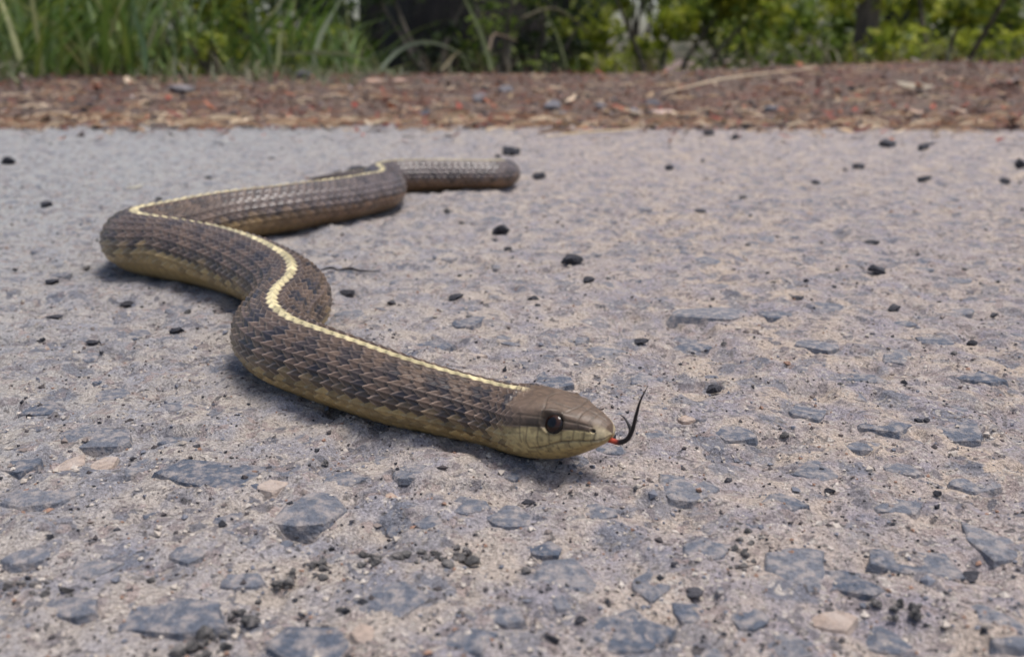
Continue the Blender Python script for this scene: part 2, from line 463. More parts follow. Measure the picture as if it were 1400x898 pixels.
# --- head plates: grooves along plate borders
hd_ = 1 - sst(.72, .86, sh)
aTH = np.abs(TH)
def groove(d, wdt): return np.exp(-(d / wdt) ** 2)
arcw = np.maximum(W, .001)
def gth(angle, wdt=.00018): return groove((aTH - angle) * arcw, wdt)
def gs_(pos, wdt=.00018): return groove((sh - pos) * HL, wdt)
mouth_th = R(108) - R(8) * sst(.0, .3, sh) + R(12) * sst(.35, .66, sh)
mouth = gth(mouth_th, .00026) * sst(.70, .64, sh) if False else gth(mouth_th, .00026) * (1 - sst(.66, .72, sh))
upl = (aTH > R(70)) & (aTH < mouth_th)
lol = (aTH > mouth_th) & (aTH < mouth_th + R(20))
g = np.zeros_like(sh)
for q in (.10, .19, .28, .38, .48, .58, .68): g = np.maximum(g, gs_(q + .012 * (aTH - R(85)) / R(20)) * upl)
for q in (.06, .14, .23, .33, .43, .53, .63, .73): g = np.maximum(g, gs_(q) * lol * .8)
topm = aTH < R(52)
g = np.maximum(g, gs_(.15 + .0 * aTH) * topm); g = np.maximum(g, gs_(.25) * topm)
g = np.maximum(g, gs_(.36 - .03 * np.cos(aTH * 3)) * topm); g = np.maximum(g, gs_(.60 + .04 * np.cos(aTH * 4)) * topm)
g = np.maximum(g, gth(0 * sh) * ((sh > .06) & (sh < .36))); g = np.maximum(g, gth(0 * sh) * ((sh > .62) & (sh < .88)))
g = np.maximum(g, gth(R(20) + 0 * sh) * ((sh > .36) & (sh < .62)))
g = np.maximum(g, gth(R(54) + 0 * sh, .00022) * ((sh > .12) & (sh < .8)))
g = np.maximum(g, gth(R(70) + 0 * sh) * ((sh > .14) & (sh < .8)))
g = np.maximum(g, gs_(.74) * (aTH > R(54)) * (aTH < R(100))); g = np.maximum(g, gs_(.24) * (aTH > R(54)) * (aTH < R(72)))
ES, ETH = .46, R(60)                             # eye centre
eyed = np.sqrt(((sh - ES) * HL) ** 2 + ((aTH - ETH) * W * .9) ** 2)
brow = groove(((aTH - R(44)) * arcw), .0006) * groove((sh - .46) * HL, .0026)
socket = sst(.0022, .0014, eyed) if False else 1 - sst(.0013, .0022, eyed)
ring = groove(eyed - .00225, .00035)
nost = np.sqrt(((sh - .115) * HL) ** 2 + ((aTH - R(66)) * W) ** 2)
nostril = 1 - sst(.00022, .0005, nost)
hgt = hgt + hd_ * (-.00013 * g - .00022 * mouth - .0007 * socket + .00018 * ring + .0007 * brow - .0005 * nostril)
# cheek / labial swelling
hgt = hgt + hd_ * .00035 * groove((aTH - R(92)) * arcw, .0018) * sst(.3, .6, sh)

# --- apply offsets along the section normal
nx_, nz_ = s_ / np.maximum(W, 1e-4), c / np.maximum(np.where(c > 0, TZ, BZ), 1e-4)
nl = np.sqrt(nx_ ** 2 + nz_ ** 2); nx_, nz_ = nx_ / nl, nz_ / nl
ox = ox + nx_ * hgt; oz = oz + nz_ * hgt
co = PX[:, None, :] + SIDE[:, None, :] * ox[..., None] + NUP[:, None, :] * oz[..., None]

# --- colours of the skin
def C(*v): return np.array(v)
ai = np.abs(bi)
rnd = _hash(bi + 50, bj + 50, 77)
col = np.ones(TH.shape + (3,)) * C(.118, .082, .056)
col = col * (.72 + .6 * rnd)[..., None]
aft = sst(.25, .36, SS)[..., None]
col = col * (1 - .75 * aft) + .75 * aft * C(.135, .122, .13)  # rear back greyed: silvery sky reflection painted into the skin
col = col * (.70 + .30 * sst(1.5, 4.5, ai))[..., None]
# alternating dark blotches in two rows on each flank
def mixc(col, m, cc): return col * (1 - m[..., None]) + cc * m[..., None]
jj = bj + np.where(np.mod(bi, 2) == 0, 0.0, .5) 
per = 3.6
p1 = np.cos(2 * math.pi * jj / per + .6 * np.sin(bj * .21)); p2 = -p1
row1 = np.exp(-((ai - 2.4) / 1.1) ** 2); row2 = np.exp(-((ai - 5.0) / 1.1) ** 2)
sp = np.maximum(row1 * sst(.0, .5, p1), row2 * sst(.0, .5, p2)) * (.55 + .75 * _hash(bi + 5, bj + 7, 79))
col = mixc(col, np.clip(sp * 1.5, 0, 1) * (.92 - .40 * sst(.12, .22, SS)), C(.016, .016, .022))
# pale tips and keels
tip = (1 - sst(.10, .24, bed)) * sst(.40, .62, best) * dors
col = mixc(col, tip * (.55 + .20 * sst(3, 6.5, ai)) * (1 - .5 * sp), C(.42, .33, .25))
col = mixc(col, keel * .12 * dors, C(.30, .24, .19))
col = mixc(col, (1 - sst(.26, .52, best)) * .92 * dors, C(.018, .014, .012))
# lower flanks
nk = 1 - sst(1.0, 1.5, sh)
fl = sst(5.7 - 1.0 * nk, 7.1 - 1.0 * nk, ai + 1.0 * (rnd - .5))
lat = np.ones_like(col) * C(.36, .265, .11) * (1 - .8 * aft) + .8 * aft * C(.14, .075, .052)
lat = lat * (.65 + .65 * _hash(bi + 9, bj + 3, 78))[..., None]
col = col * (1 - fl[..., None]) + lat * fl[..., None]
low = np.exp(-((ai - 6.5) / .8) ** 2) * sst(.2, .7, np.cos(2 * math.pi * jj / 2.1))
col = mixc(col, low * .75 * dors, C(.03, .024, .02))
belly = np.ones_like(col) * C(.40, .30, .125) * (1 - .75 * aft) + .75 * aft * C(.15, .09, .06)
belly = belly * (.85 + .25 * vt)[..., None]
bs = np.exp(-(((np.abs(TR) - DOR) / R(5)) ** 2)) * sst(.80, .95, np.cos(2 * math.pi * PH))
belly = mixc(belly, bs * .6, C(.03, .025, .02))
col = mixc(col, 1 - dors, belly)
# dorsal stripe
stw = 1 - sst(.38, .58, np.abs(U) + .10 * np.cos(2 * math.pi * PH))
stripe = stw * sst(.86, 1.15, sh + .16 * (rnd - .5))
col = mixc(col, stripe, ((C(.76, .645, .365) * (.55 + .55 * rnd)[..., None]) * (1 - .25 * sst(.36, .55, SS)[..., None])) * (.40 + .62 * sst(.25, .6, best))[..., None])
# head
hc = np.ones_like(col) * C(.115, .078, .056)
hc = hc * (.85 + .3 * vn(SS / .0012, TH * 6, 55))[..., None]
jaw = sst(R(69), R(75), aTH + R(10) * (vn(SS / .004, TH * 3, 56) - .5) + R(16) * sst(.30, .05, sh) * 0)
hc = mixc(hc, jaw, C(.43, .345, .175))
under = sst(R(112), R(128), aTH)
hc = mixc(hc, under, C(.37, .275, .125))
post = np.exp(-(((sh - .60) / .10) ** 2)) * np.exp(-(((aTH - R(64)) / R(9)) ** 2))
hc = mixc(hc, np.clip(post * 1.6, 0, 1) * .9, C(.035, .024, .016))
back = sst(.70, .84, sh + .05 * (vn(SS / .0015, TH * 4, 58) - .5)) * np.exp(-(((aTH - R(56)) / R(26)) ** 2))
hc = mixc(hc, back * .7, C(.07, .048, .035))
lore = np.exp(-(((sh - .22) / .06) ** 2)) * np.exp(-(((aTH - R(60)) / R(8)) ** 2))
hc = mixc(hc, np.clip(lore * 1.4, 0, 1) * .75, C(.045, .028, .018))
fleck = sst(.62, .72, vn(SS / .0008, TH * 9, 61))
hc = mixc(hc, fleck * .35, C(.05, .035, .025))
snt = (1 - sst(.05, .16, sh)) * sst(R(28), R(60), aTH) * (1 - sst(R(112), R(130), aTH))
hc = mixc(hc, snt * .8, C(.52, .44, .30))
hc = mixc(hc, np.clip(g, 0, 1) * .5, C(.06, .045, .03))
hc = mixc(hc, mouth * .6, C(.03, .018, .012))
hc = mixc(hc, nostril, C(.01, .008, .008))
hc = mixc(hc, ring * .5, C(.05, .035, .02)); hc = mixc(hc, socket * .8, C(.02, .015, .012))
hmix = 1 - sst(.72, .96, sh - .10 * sst(R(64), R(74), aTH) + .22 * (rnd - .5) - .05 * (1 - sst(R(30), R(50), aTH)))
hc = hc * C(1.06, 1.02, .92)
col = col * (1 - stripe[..., None]) * C(.86, .80, .79) + col * stripe[..., None] * .84
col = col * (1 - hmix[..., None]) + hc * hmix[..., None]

ns = len(ss)
co = co.reshape(-1, 3)
idx = np.arange(ns * NTH).reshape(ns, NTH)
nxt = np.roll(idx, -1, 1)
fq = np.stack([idx[:-1], idx[1:], nxt[1:], nxt[:-1]], -1).reshape(-1, 4)

def mat_snake():
    k = NT('snake_skin'); a = k.n('ShaderNodeAttribute'); a.attribute_name = 'Col'
    pos = k.n('ShaderNodeNewGeometry').outputs['Position']
    nz = k.noise(pos, 1100, 3, .6)
    c = k.mix(1.0, a.outputs['Color'], k.ramp(nz, .3, .7, (.8, .8, .8, 1), (1.2, 1.2, 1.2, 1)), 'MULTIPLY')
    k.l(c, k.b.inputs['Base Color'])
    rg = k.n('ShaderNodeAttribute'); rg.attribute_name = 'Rough'; k.l(rg.outputs['Fac'], k.b.inputs['Roughness']); k.b.inputs['Specular IOR Level'].default_value = .5
    k.l(k.bump(k.noise(pos, 2600, 2, .5), .35, .00012), k.b.inputs['Normal'])
    return k.m
M_SNAKE = mat_snake()
snake = bpy.data.objects.new('snake', None); COL.objects.link(snake)
snake.empty_display_size = .01
tag(snake, 'slender brown snake with a yellow back stripe winding across the road, tongue out', 'snake')
body = link('body', mesh_np('snake_body', co, fq, True, col.reshape(-1, 3)), M_SNAKE, snake)

ra = body.data.attributes.new('Rough', 'FLOAT', 'POINT'); ra.data.foreach_set('value', (.31 + .2 * (1 - sst(.75, 1.1, sh))).astype(np.float32).ravel())
# eyes
def sphere_pts(nu, nv):
    vs = []; fs = []
    for a in range(nv + 1):
        p = math.pi * a / nv
        for b in range(nu):
            q = 2 * math.pi * b / nu
            vs.append((math.sin(p) * math.cos(q), math.sin(p) * math.sin(q), math.cos(p)))
    for a in range(nv):
        for b in range(nu):
            fs.append((a * nu + b, (a + 1) * nu + b, (a + 1) * nu + (b + 1) % nu, a * nu + (b + 1) % nu))
    return np.array(vs), np.array(fs)
def mat_eye():
    k = NT('snake_eye'); a = k.n('ShaderNodeAttribute'); a.attribute_name = 'Col'
    k.l(a.outputs['Color'], k.b.inputs['Base Color'])
    k.b.inputs['Roughness'].default_value = .12; k.b.inputs['Specular IOR Level'].default_value = .3
    return k.m
M_EYE = mat_eye()
ei = int(np.argmin(np.abs(ss / HL - ES)))
for sgn in (1, -1):
    ti = int(np.argmin(np.abs(th - sgn * ETH)))
    pc = co.reshape(ns, NTH, 3)[ei, ti]
    nrm = SIDE[ei] * nx_[ei, ti] + NUP[ei] * nz_[ei, ti]
    vs, fs = sphere_pts(28, 20)
    ang = np.degrees(np.arccos(vs[:, 2]))
    ec = np.where((ang < 30)[:, None], C(.004, .004, .005), np.where((ang < 34)[:, None], C(.045, .026, .013), C(.03, .013, .008)))
    ec = np.where((ang > 58)[:, None], C(.01, .008, .008), ec)
    me = mesh_np('eye', vs * np.array([.0020, .0020, .0013]), fs, True, ec)
    e = link('eye', me, M_EYE, snake)
    zax = Vector(nrm).normalized()
    e.rotation_euler = zax.to_track_quat('Z', 'Y').to_euler()
    e.location = Vector(pc) - zax * .00025

# tongue: red stem, black tines
def tube(pts, rads, n=10, per=10):
    pts, rads = catmull(np.array(pts, float), np.array(rads, float), per)
    t = np.gradient(pts, axis=0); t /= np.linalg.norm(t, axis=1)[:, None]
    ref = np.array([.3, 1, .2]); vs = []
    for p, d, r in zip(pts, t, rads):
        a = np.cross(d, ref); a /= np.linalg.norm(a); b = np.cross(d, a)
        for q in range(n):
            an = 2 * math.pi * q / n; vs.append(p + a * r * math.cos(an) + b * r * math.sin(an))
    m = len(pts); i = np.arange(m * n).reshape(m, n); j = np.roll(i, -1, 1)
    return np.array(vs), np.stack([i[:-1], i[1:], j[1:], j[:-1]], -1).reshape(-1, 4), m
fw = -T[0]; rt = np.cross(fw, UP); rt /= np.linalg.norm(rt)
up_ = np.cross(rt, fw)
tb = PX[0] + fw * -.0012 - up_ * .0010
def tp(a, b, cc=0): return tb + fw * a + np.array([0, 0, 1]) * b + rt * cc
stem = [tp(-.002, -.0001), tp(.0005, -.0003), tp(.0022, -.0005), tp(.0036, 0), tp(.0044, .0008)]
vs, fs, m = tube(stem, [.0006, .00052, .0005, .00048, .00045])
f_ = np.repeat(np.linspace(0, 1, m), 10)[:, None]
tc = C(.42, .06, .028) * (1 - sst(.35, .62, f_)) + C(.012, .008, .01) * sst(.35, .62, f_)
M_TONGUE = mat_attr('tongue', .45, .4)
tongue = link('tongue', mesh_np('tongue', vs, fs, True, tc), M_TONGUE, snake)
for pts, rr in (([stem[-2], stem[-1], tp(.0053, .0028, .0002), tp(.0060, .0056, .0005), tp(.0069, .0086, .0008), tp(.0084, .0116, .0012)], [.00045, .00045, .00038, .0003, .00019, .00007]),
                ([stem[-2], stem[-1], tp(.0044, .0020, -.0006), tp(.0036, .0031, -.0010), tp(.0026, .0039, -.0014), tp(.0014, .0043, -.0018)], [.00045, .00042, .00034, .00026, .00018, .00006])):
    vs, fs, m = tube(pts, rr)
    link('tine', mesh_np('tine', vs, fs, True, np.ones((len(vs), 3)) * C(.012, .008, .010)), M_TONGUE, tongue)

# ------------------------------------------------------------------ loose pebbles and crumbs on the road
def lump_mesh(name, seed, sub=2, rough=.22):
    import bmesh
    bm = bmesh.new(); bmesh.ops.create_icosphere(bm, subdivisions=sub, radius=.5)
    r = random.Random(seed)
    cuts = [(Vector((r.uniform(-1, 1), r.uniform(-1, 1), r.uniform(-.8, 1))).normalized(), r.uniform(.2, .4)) for _ in range(11)]
    for v in bm.verts:
        for nrm, d in cuts:
            e = v.co.dot(nrm) - d
            if e > 0: v.co -= nrm * e * .97
        v.co *= 1 + r.uniform(-rough, rough) * .35
    me = bpy.data.meshes.new(name); bm.to_mesh(me); bm.free()
    me.polygons.foreach_set('use_smooth', [False] * len(me.polygons))
    return me
LB = [lump_mesh('pebble', 300 + i, 2, .5) for i in range(8)]
LC = [lump_mesh('crumb', 400 + i, 2, .75) for i in range(6)]
for m in LB: m.materials.append(M_BLACK)
for m in LC: m.materials.append(M_CRUMB)
cnt = 0
def loose(name, u, v, wpx, hpx, label, cat, group, meshes=LB, deep=.9):
    """(u, v) centre, width and height in photo pixels; stands on the road"""
    global cnt
    p = at(u, v + hpx * .42)
    dist = math.hypot(p[1], CAM_H)
    sx = wpx * dist / FPX; sz = hpx * dist / FPX * .92
    o = bpy.data.objects.new(name, meshes[cnt % len(meshes)]); cnt += 1; COL.objects.link(o)
    o.scale = (sx, sx * deep * random.uniform(.75, 1), sz)
    o.rotation_euler = (random.uniform(-.15, .15), random.uniform(-.15, .15), random.choice([0, math.pi]) + random.uniform(-.3, .3))
    o.location = (p[0], p[1] + sx * .25, sz * .30 + float(road_h(np.array([p[0]]), np.array([p[1]]))[0]) * .6)
    tag(o, label, cat, group)
    return o
PEB = [(779,354,38,24,'largest black angular pebble in the middle of the road right of the snake'),
       (804,384,18,15,'small black pebble just below the largest black pebble'),
       (684,311,28,22,'black pebble with a pale face, between the snake\'s far bend and the largest black pebble'),
       (700,203,30,22,'dark grey pebble standing behind the far end of the snake'),
       (491,232,46,20,'low dark grey stone poking up behind the snake\'s far bend'),
       (461,234,14,10,'small dark pebble left of the low grey stone behind the snake'),
       (1205,369,34,17,'wide flat black pebble on the right half of the road'),
       (1192,330,22,10,'small flat black pebble above the wide flat one on the right'),
       (975,531,27,22,'round brownish black pebble right of the raised tongue tip'),
       (622,408,24,12,'flat black pebble nearest the snake\'s middle bend on its right'),
       (730,410,18,10,'small flat black pebble below the pair of black pebbles mid road'),
       (1093,408,20,11,'small dark pebble left of the wide flat black pebble'),
       (1226,421,28,13,'flat dark pebble just below the wide flat black pebble'),
       (1215,192,30,19,'left one of two dark pebbles near the leaf litter at the right'),
       (1263,200,24,17,'right one of two dark pebbles near the leaf litter at the right'),
       (1177,224,18,13,'small dark pebble below the pair of dark pebbles by the litter'),
       (1266,243,26,11,'flat grey pebble below the pair of dark pebbles by the litter'),
       (1376,247,17,12,'small dark pebble near the right edge of the road view'),
       (1397,222,18,22,'tall dark pebble cut by the right edge of the picture'),
       (971,180,19,14,'small black pebble lying where road meets leaf litter'),
       (1006,187,18,8,'thin dark pebble right of the one at the litter edge'),
       (916,228,17,13,'small black pebble alone on the far road, right of the snake'),
       (735,238,26,16,'broken dark crumbly pebble just right of the snake\'s far end'),
       (959,288,15,10,'tiny black pebble alone in the far middle road'),
       (875,467,28,11,'flat black pebble above and right of the snake\'s head'),
       (62,279,17,13,'small dark pebble on the road left of the snake\'s far left bend'),
       (8,216,22,16,'bluish dark pebble at the far left edge of the road'),
       (68,381,22,10,'small dark pebble left of the snake\'s outer bend'),
       (170,408,26,11,'black flat pebble below the snake\'s outer left bend'),
       (70,435,28,9,'thin black pebble at left below the outer bend'),
       (237,450,26,12,'dark pebble left of the snake\'s middle bend'),
       (125,465,22,10,'dark pebble in the left foreground beside the thin black pebble'),
       (720,687,24,9,'thin black pebble just below the snake\'s chin'),
       (475,394,24,11,'dark flat pebble below the twig beside the snake'),
       (535,412,15,9,'tiny black pebble between the twig and the flat black pebble'),
       (1258,576,16,10,'tiny black pebble in the right foreground'),
       (1362,428,18,9,'small black pebble at right below the wide flat one'),
       (1330,468,18,16,'dark upright pebble near the right edge, mid road'),
       (948,802,34,14,'black flake in the foreground below the snake\'s head'),
       (752,878,24,20,'dark lump at the bottom edge below the snake\'s head'),
       (792,850,20,13,'small dark lump in the bottom foreground'),
       (1328,782,30,16,'dark flake in the right foreground')]
for u, v, a, b, lab in PEB:
    loose('pebble', u, v, a, b, lab, 'pebble', 'dark pebbles loose on the road')
# rows of crumbs in the worn hollows of the foreground
def cluster(n, pts, smin, smax, label, group):
    for q in range(n):
        t = random.random() * (len(pts) - 1); i = int(t); f = t - i
        u = pts[i][0] * (1 - f) + pts[i+1][0] * f + random.gauss(0, pts[i][2]); v = pts[i][1] * (1 - f) + pts[i+1][1] * f + random.gauss(0, pts[i][2] * .55)
        s = random.uniform(smin, smax) * random.uniform(.6, 1)
        loose('crumb', u, v, s, s * random.uniform(.6, .85), label, 'gravel crumb', group, LC)
cluster(26, [(250, 892, 10), (300, 862, 12), (345, 828, 8)], 13, 30, 'dark grey crumb in the short row at the bottom left foreground', 'crumbs in the bottom left row')
cluster(22, [(378, 800, 7), (410, 775, 14), (445, 768, 8)], 9, 21, 'small grey crumb in the patch left of the long crumbly hollow', 'crumbs in the left patch')
cluster(40, [(495, 765, 7), (560, 760, 14), (610, 762, 12), (655, 748, 6)], 9, 24, 'dark crumb in the long crumbly hollow below the snake', 'crumbs in the long hollow')
cluster(14, [(1205, 822, 8), (1260, 830, 12)], 9, 22, 'dark crumb in the hollow at the right foreground', 'crumbs in the right hollow')
cluster(14, [(1005, 705, 5), (1020, 740, 9), (1010, 782, 9)], 9, 20, 'dark crumb in the scatter right of the small round stone', 'crumbs in the right scatter')
cluster(16, [(10, 800, 8), (110, 812, 12)], 9, 24, 'dark crumb in the shallow hollow at the left edge', 'crumbs in the left hollow')
for q in range(110):
    u = random.uniform(20, 1390); v = 190 + 660 * random.random() ** .9
    s = random.uniform(6, 13) * (1 + .15 * (v > 500))
    p = at(u, v)
    if np.min(np.hypot(PX[:, 0] - p[0], PX[:, 1] - p[1])) < .014: continue
    loose('crumb', u, v, s, s * random.uniform(.5, .8), 'tiny dark crumb scattered singly on the open road', 'gravel crumb', 'crumbs scattered on the road', LB if random.random() < .6 else LC)

# grit: countless grains
def grit(n):
    y = .085 + .95 * rng.random(n) ** 2.2; x = rng.uniform(-.75, .75, n) * (y + .03)
    s = rng.uniform(.00012, .00036, n) * (1 + 1.6 * (rng.random(n) ** 9)) * (1 + 1.5 * y)
    z = road_h(x, y)
    base = np.array([(1,0,0),(0,1,0),(-1,0,0),(0,-1,0),(0,0,1),(0,0,-1)], float)
    fs = np.array([(0,1,4),(1,2,4),(2,3,4),(3,0,4),(1,0,5),(2,1,5),(3,2,5),(0,3,5)])
    v = base[None] * (rng.uniform(.45, 1.3, (n, 6, 1)))
    for ax, bx_ in ((1, 2), (0, 2)):
        an = rng.uniform(0, 6.28, n)[:, None]; p0, p1_ = v[..., ax].copy(), v[..., bx_].copy()
        v[..., ax] = p0 * np.cos(an) - p1_ * np.sin(an); v[..., bx_] = p0 * np.sin(an) + p1_ * np.cos(an)
    a = rng.uniform(0, 6.28, n); ca, sa = np.cos(a)[:, None], np.sin(a)[:, None]
    vx = v[..., 0] * ca - v[..., 1] * sa; vy = v[..., 0] * sa + v[..., 1] * ca
    v = np.stack([vx * s[:, None] + x[:, None], vy * s[:, None] + y[:, None], v[..., 2] * s[:, None] * .7 + z[:, None] + (s * .3)[:, None]], -1)
    f = fs[None] + (np.arange(n) * 6)[:, None, None]
    pal = np.array([(.03,.03,.035),(.07,.06,.06),(.22,.18,.16),(.44,.38,.32),(.5,.44,.38),(.16,.165,.19),(.28,.17,.12)])
    pc = pal[rng.choice(7, n, p=[.10,.12,.20,.25,.14,.13,.06])]
    me = mesh_np('road_grit', v.reshape(-1, 3), f.reshape(-1, 3), False, np.repeat(pc, 6, 0))
    return tag(link('road_grit', me, M_GRIT), 'fine sand and grit grains scattered over the worn road', 'grit', kind='stuff')
grit(30000)

# twigs
def twig(pts, rads, colr, name, label, cat, group=None, mat=None):
    vs, fs, m = tube(pts, rads, 7, 8)
    return tag(link(name, mesh_np(name, vs, fs, True, np.ones((len(vs), 3)) * colr * rng.uniform(.8, 1.2, (len(vs), 1))), mat or M_GRIT), label, cat, group)
def g3(u, v, z): p = at(u, v, z); return p
twig([g3(437,370,.0008), g3(452,366,.0012), g3(462,369,.0008), g3(478,367,.0013), g3(492,370,.0008), g3(519,371,.0006)], [.0002, .0005, .0003, .0006, .0004, .0002], C(.03,.025,.025), 'twig', 'short dark twig lying beside the snake\'s middle bend', 'twig')
0 and twig([g3(1225,660,.0003), g3(1262,657,.0006), g3(1290,655,.0005), g3(1318,655,.001), g3(1338,665,.0003)], [.0002, .0003, .0002, .0004, .0002], C(.05,.045,.05), 'twig', 'thin dark twig lying in the right foreground', 'twig')
twig([g3(172,257,.001), g3(185,256,.0012), g3(196,253,.001)], [.0003, .0007, .0002], C(.6,.55,.42), 'straw_bit', 'short pale straw bit on the road left of the snake', 'straw')

# ------------------------------------------------------------------ verge: litter, stones, straw
def vz(x, y): return float(verge_h(np.array([x]), np.array([y]))[0])
def litter(n):
    y = .97 + 1.15 * rng.random(n) ** 1.15; x = rng.uniform(-1.2, 1.2, n) * (y + .1)
    spill = rng.random(n) < .06; y = np.where(spill, 1.0 - .20 * rng.random(n) ** 2.5, y)
    z = np.where(spill, .001, verge_h(x, y))
    big = rng.random(n)
    L = rng.uniform(.003, .0085, n) * (1 + 1.1 * (big > .9)); Wd = L * rng.uniform(.3, .8, n)
    a = rng.uniform(0, 6.28, n); tl = np.clip(rng.normal(0, .3, n), -.6, .6); curl = rng.uniform(-.1, .5, n)
    t = np.array([-1, -.35, .35, 1.0]); wv = np.array([.25, 1, .85, .1])
    vs = np.zeros((n, 8, 3))
    for q in range(4):
        lx = t[q] * L; lz = curl * L * t[q] ** 2 + tl * lx * .6
        for e, sg in enumerate((-1, 1)):
            ly = sg * wv[q] * Wd * .5
            vs[:, q * 2 + e, 0] = x + lx * np.cos(a) - ly * np.sin(a)
            vs[:, q * 2 + e, 1] = y + lx * np.sin(a) + ly * np.cos(a)
            vs[:, q * 2 + e, 2] = z + lz + np.abs(ly) * .5 + np.abs(tl) * L * .5 + .0015
    f = np.array([(0, 2, 3, 1), (2, 4, 5, 3), (4, 6, 7, 5)])[None] + (np.arange(n) * 8)[:, None, None]
    pal = np.array([(.25,.06,.04),(.16,.06,.045),(.29,.11,.06),(.40,.28,.17),(.16,.115,.09),(.09,.065,.055),(.26,.21,.19),(.55,.43,.30)])
    pc = pal[rng.choice(8, n, p=[.20,.17,.15,.09,.15,.14,.05,.05])] * rng.uniform(.35, 1.5, (n, 1))
    me = mesh_np('leaf_litter', vs.reshape(-1, 3), f.reshape(-1, 4), True, np.repeat(pc, 8, 0))
    return tag(link('leaf_litter', me, M_LITTER), 'red brown litter of dead leaves and bark covering the road verge', 'leaf litter', kind='stuff')
litter(19000)
def gravel(n):
    y = .985 + 1.1 * rng.random(n); x = rng.uniform(-1.2, 1.2, n) * (y + .1); z = verge_h(x, y)
    base = np.array([(1,0,0),(0,1,0),(-1,0,0),(0,-1,0),(0,0,1),(0,0,-1)], float)
    fs = np.array([(0,1,4),(1,2,4),(2,3,4),(3,0,4),(1,0,5),(2,1,5),(3,2,5),(0,3,5)])
    s = rng.uniform(.0014, .0042, n) * (1 + 1.2 * rng.random(n) ** 8)
    a = rng.uniform(0, 6.28, n)[:, None]
    v = base[None] * rng.uniform(.5, 1.2, (n, 6, 1)) + rng.normal(0, .18, (n, 6, 3))
    vx = (v[..., 0] * np.cos(a) - v[..., 1] * np.sin(a)) * s[:, None] + x[:, None]; vy = (v[..., 0] * np.sin(a) + v[..., 1] * np.cos(a)) * s[:, None] + y[:, None]
    v = np.stack([vx, vy, v[..., 2] * s[:, None] * .7 + z[:, None] + s[:, None] * .4], -1)
    pal = np.array([(.05,.042,.042),(.11,.09,.08),(.18,.15,.14),(.26,.21,.18),(.19,.085,.05)])
    pc = pal[rng.choice(5, n, p=[.25,.28,.22,.1,.15])] * rng.uniform(.8, 1.2, (n, 1))
    me = mesh_np('verge_gravel', v.reshape(-1, 3), (fs[None] + (np.arange(n) * 6)[:, None, None]).reshape(-1, 3), False, np.repeat(pc, 6, 0))
    tag(link('verge_gravel', me, M_GRIT), 'fine purple grey gravel mixed into the verge litter', 'gravel', kind='stuff')
gravel(7200)
def straw(n):
    x = rng.uniform(-.75, .75, n) * 1.1; XE = edge_y(x)
    y = XE + rng.normal(.04, .06, n); y = np.where(rng.random(n) < .5, 1 + .9 * rng.random(n), y)
    z = np.maximum(verge_h(x, y), 0) + .002
    L = rng.uniform(.01, .045, n); a = rng.normal(0, .45, n); w_ = rng.uniform(.0005, .0013, n)
    vs = np.zeros((n, 6, 3)); bow = rng.normal(0, .12, n)
    for q, t in enumerate((-.5, 0, .5)):
        cx = x + np.cos(a) * L * t - np.sin(a) * bow * L * (1 - 4 * t * t); cy = y + np.sin(a) * L * t + np.cos(a) * bow * L * (1 - 4 * t * t)
        for e, sg in enumerate((-1, 1)):
            vs[:, q * 2 + e] = np.stack([cx - np.sin(a) * w_ * sg * .7, cy + np.cos(a) * w_ * sg * .7, z + rng.uniform(0, .004, n) + sg * w_ * .7 + .003 * (t == 0)], -1)
    f = np.array([(0, 2, 3, 1), (2, 4, 5, 3)])[None] + (np.arange(n) * 6)[:, None, None]
    pal = np.array([(.40,.28,.17),(.32,.20,.12),(.24,.12,.07),(.55,.42,.28)])
    pc = pal[rng.integers(0, 4, n)]
    me = mesh_np('dry_needles', vs.reshape(-1, 3), f.reshape(-1, 4), True, np.repeat(pc, 6, 0))
    return tag(link('dry_needles', me, M_LITTER), 'band of tan dry needles and straw along the road edge', 'straw', kind='stuff')
straw(1000)

LV = [lump_mesh('verge_stone', 500 + i) for i in range(6)]
M_VST = mat_stone('verge_stone', (.10, .10, .125), (.22, .21, .22), .4, .8, 160, (.3, .25, .22))
for m in LV: m.materials.append(M_VST)
def on_verge(u, v):
    a, b = (u - 700) / FPX, (449 - v) / FPX
    d = np.array((a, math.cos(PITCH) + b * math.sin(PITCH), -math.sin(PITCH) + b * math.cos(PITCH)))
    o = np.array((0, 0, CAM_H))
    for t in np.arange(.9, 3, .01):
        p = o + d * t
        if p[2] < max(vz(p[0], p[1]), 0): return p
    return o + d * 2
VST = [(655,134,30,18,'bluish grey stone in the leaf litter left of centre'),(757,146,34,16,'dark grey stone in the leaf litter near the centre'),
       (770,158,26,10,'flat dark stone below another in the litter near the centre'),(250,124,44,14,'pale grey flat stone in the litter at left'),
       (140,173,38,12,'brown grey stone at the road edge, far left'),(890,145,26,16,'dark stone at the foot of the straw stalk'),
       (580,156,22,14,'small dark stone among red leaves left of centre'),(866,155,24,14,'small dark stone left of the straw stalk foot'),
       (415,105,30,16,'dark clod at the top of the verge by the grass'),(1052,150,30,10,'flat grey stone in the litter right of centre'),
       (820,145,26,12,'grey stone in the litter between two darker stones'),(690,123,24,10,'small grey stone high on the verge')]
for q, (u, v, a, b, lab) in enumerate(VST):
    p = on_verge(u, v + b * .3); k_ = np.linalg.norm(p - [0, 0, CAM_H]) / FPX
    o = bpy.data.objects.new('verge_stone', LV[q % 6]); COL.objects.link(o)
    o.scale = (a * k_, a * k_ * .8, b * k_ * 1.2); o.rotation_euler = (0, 0, random.uniform(0, 6)); o.location = (p[0], p[1], p[2] + b * k_ * .3)
    tag(o, lab, 'stone', 'stones in the verge litter')
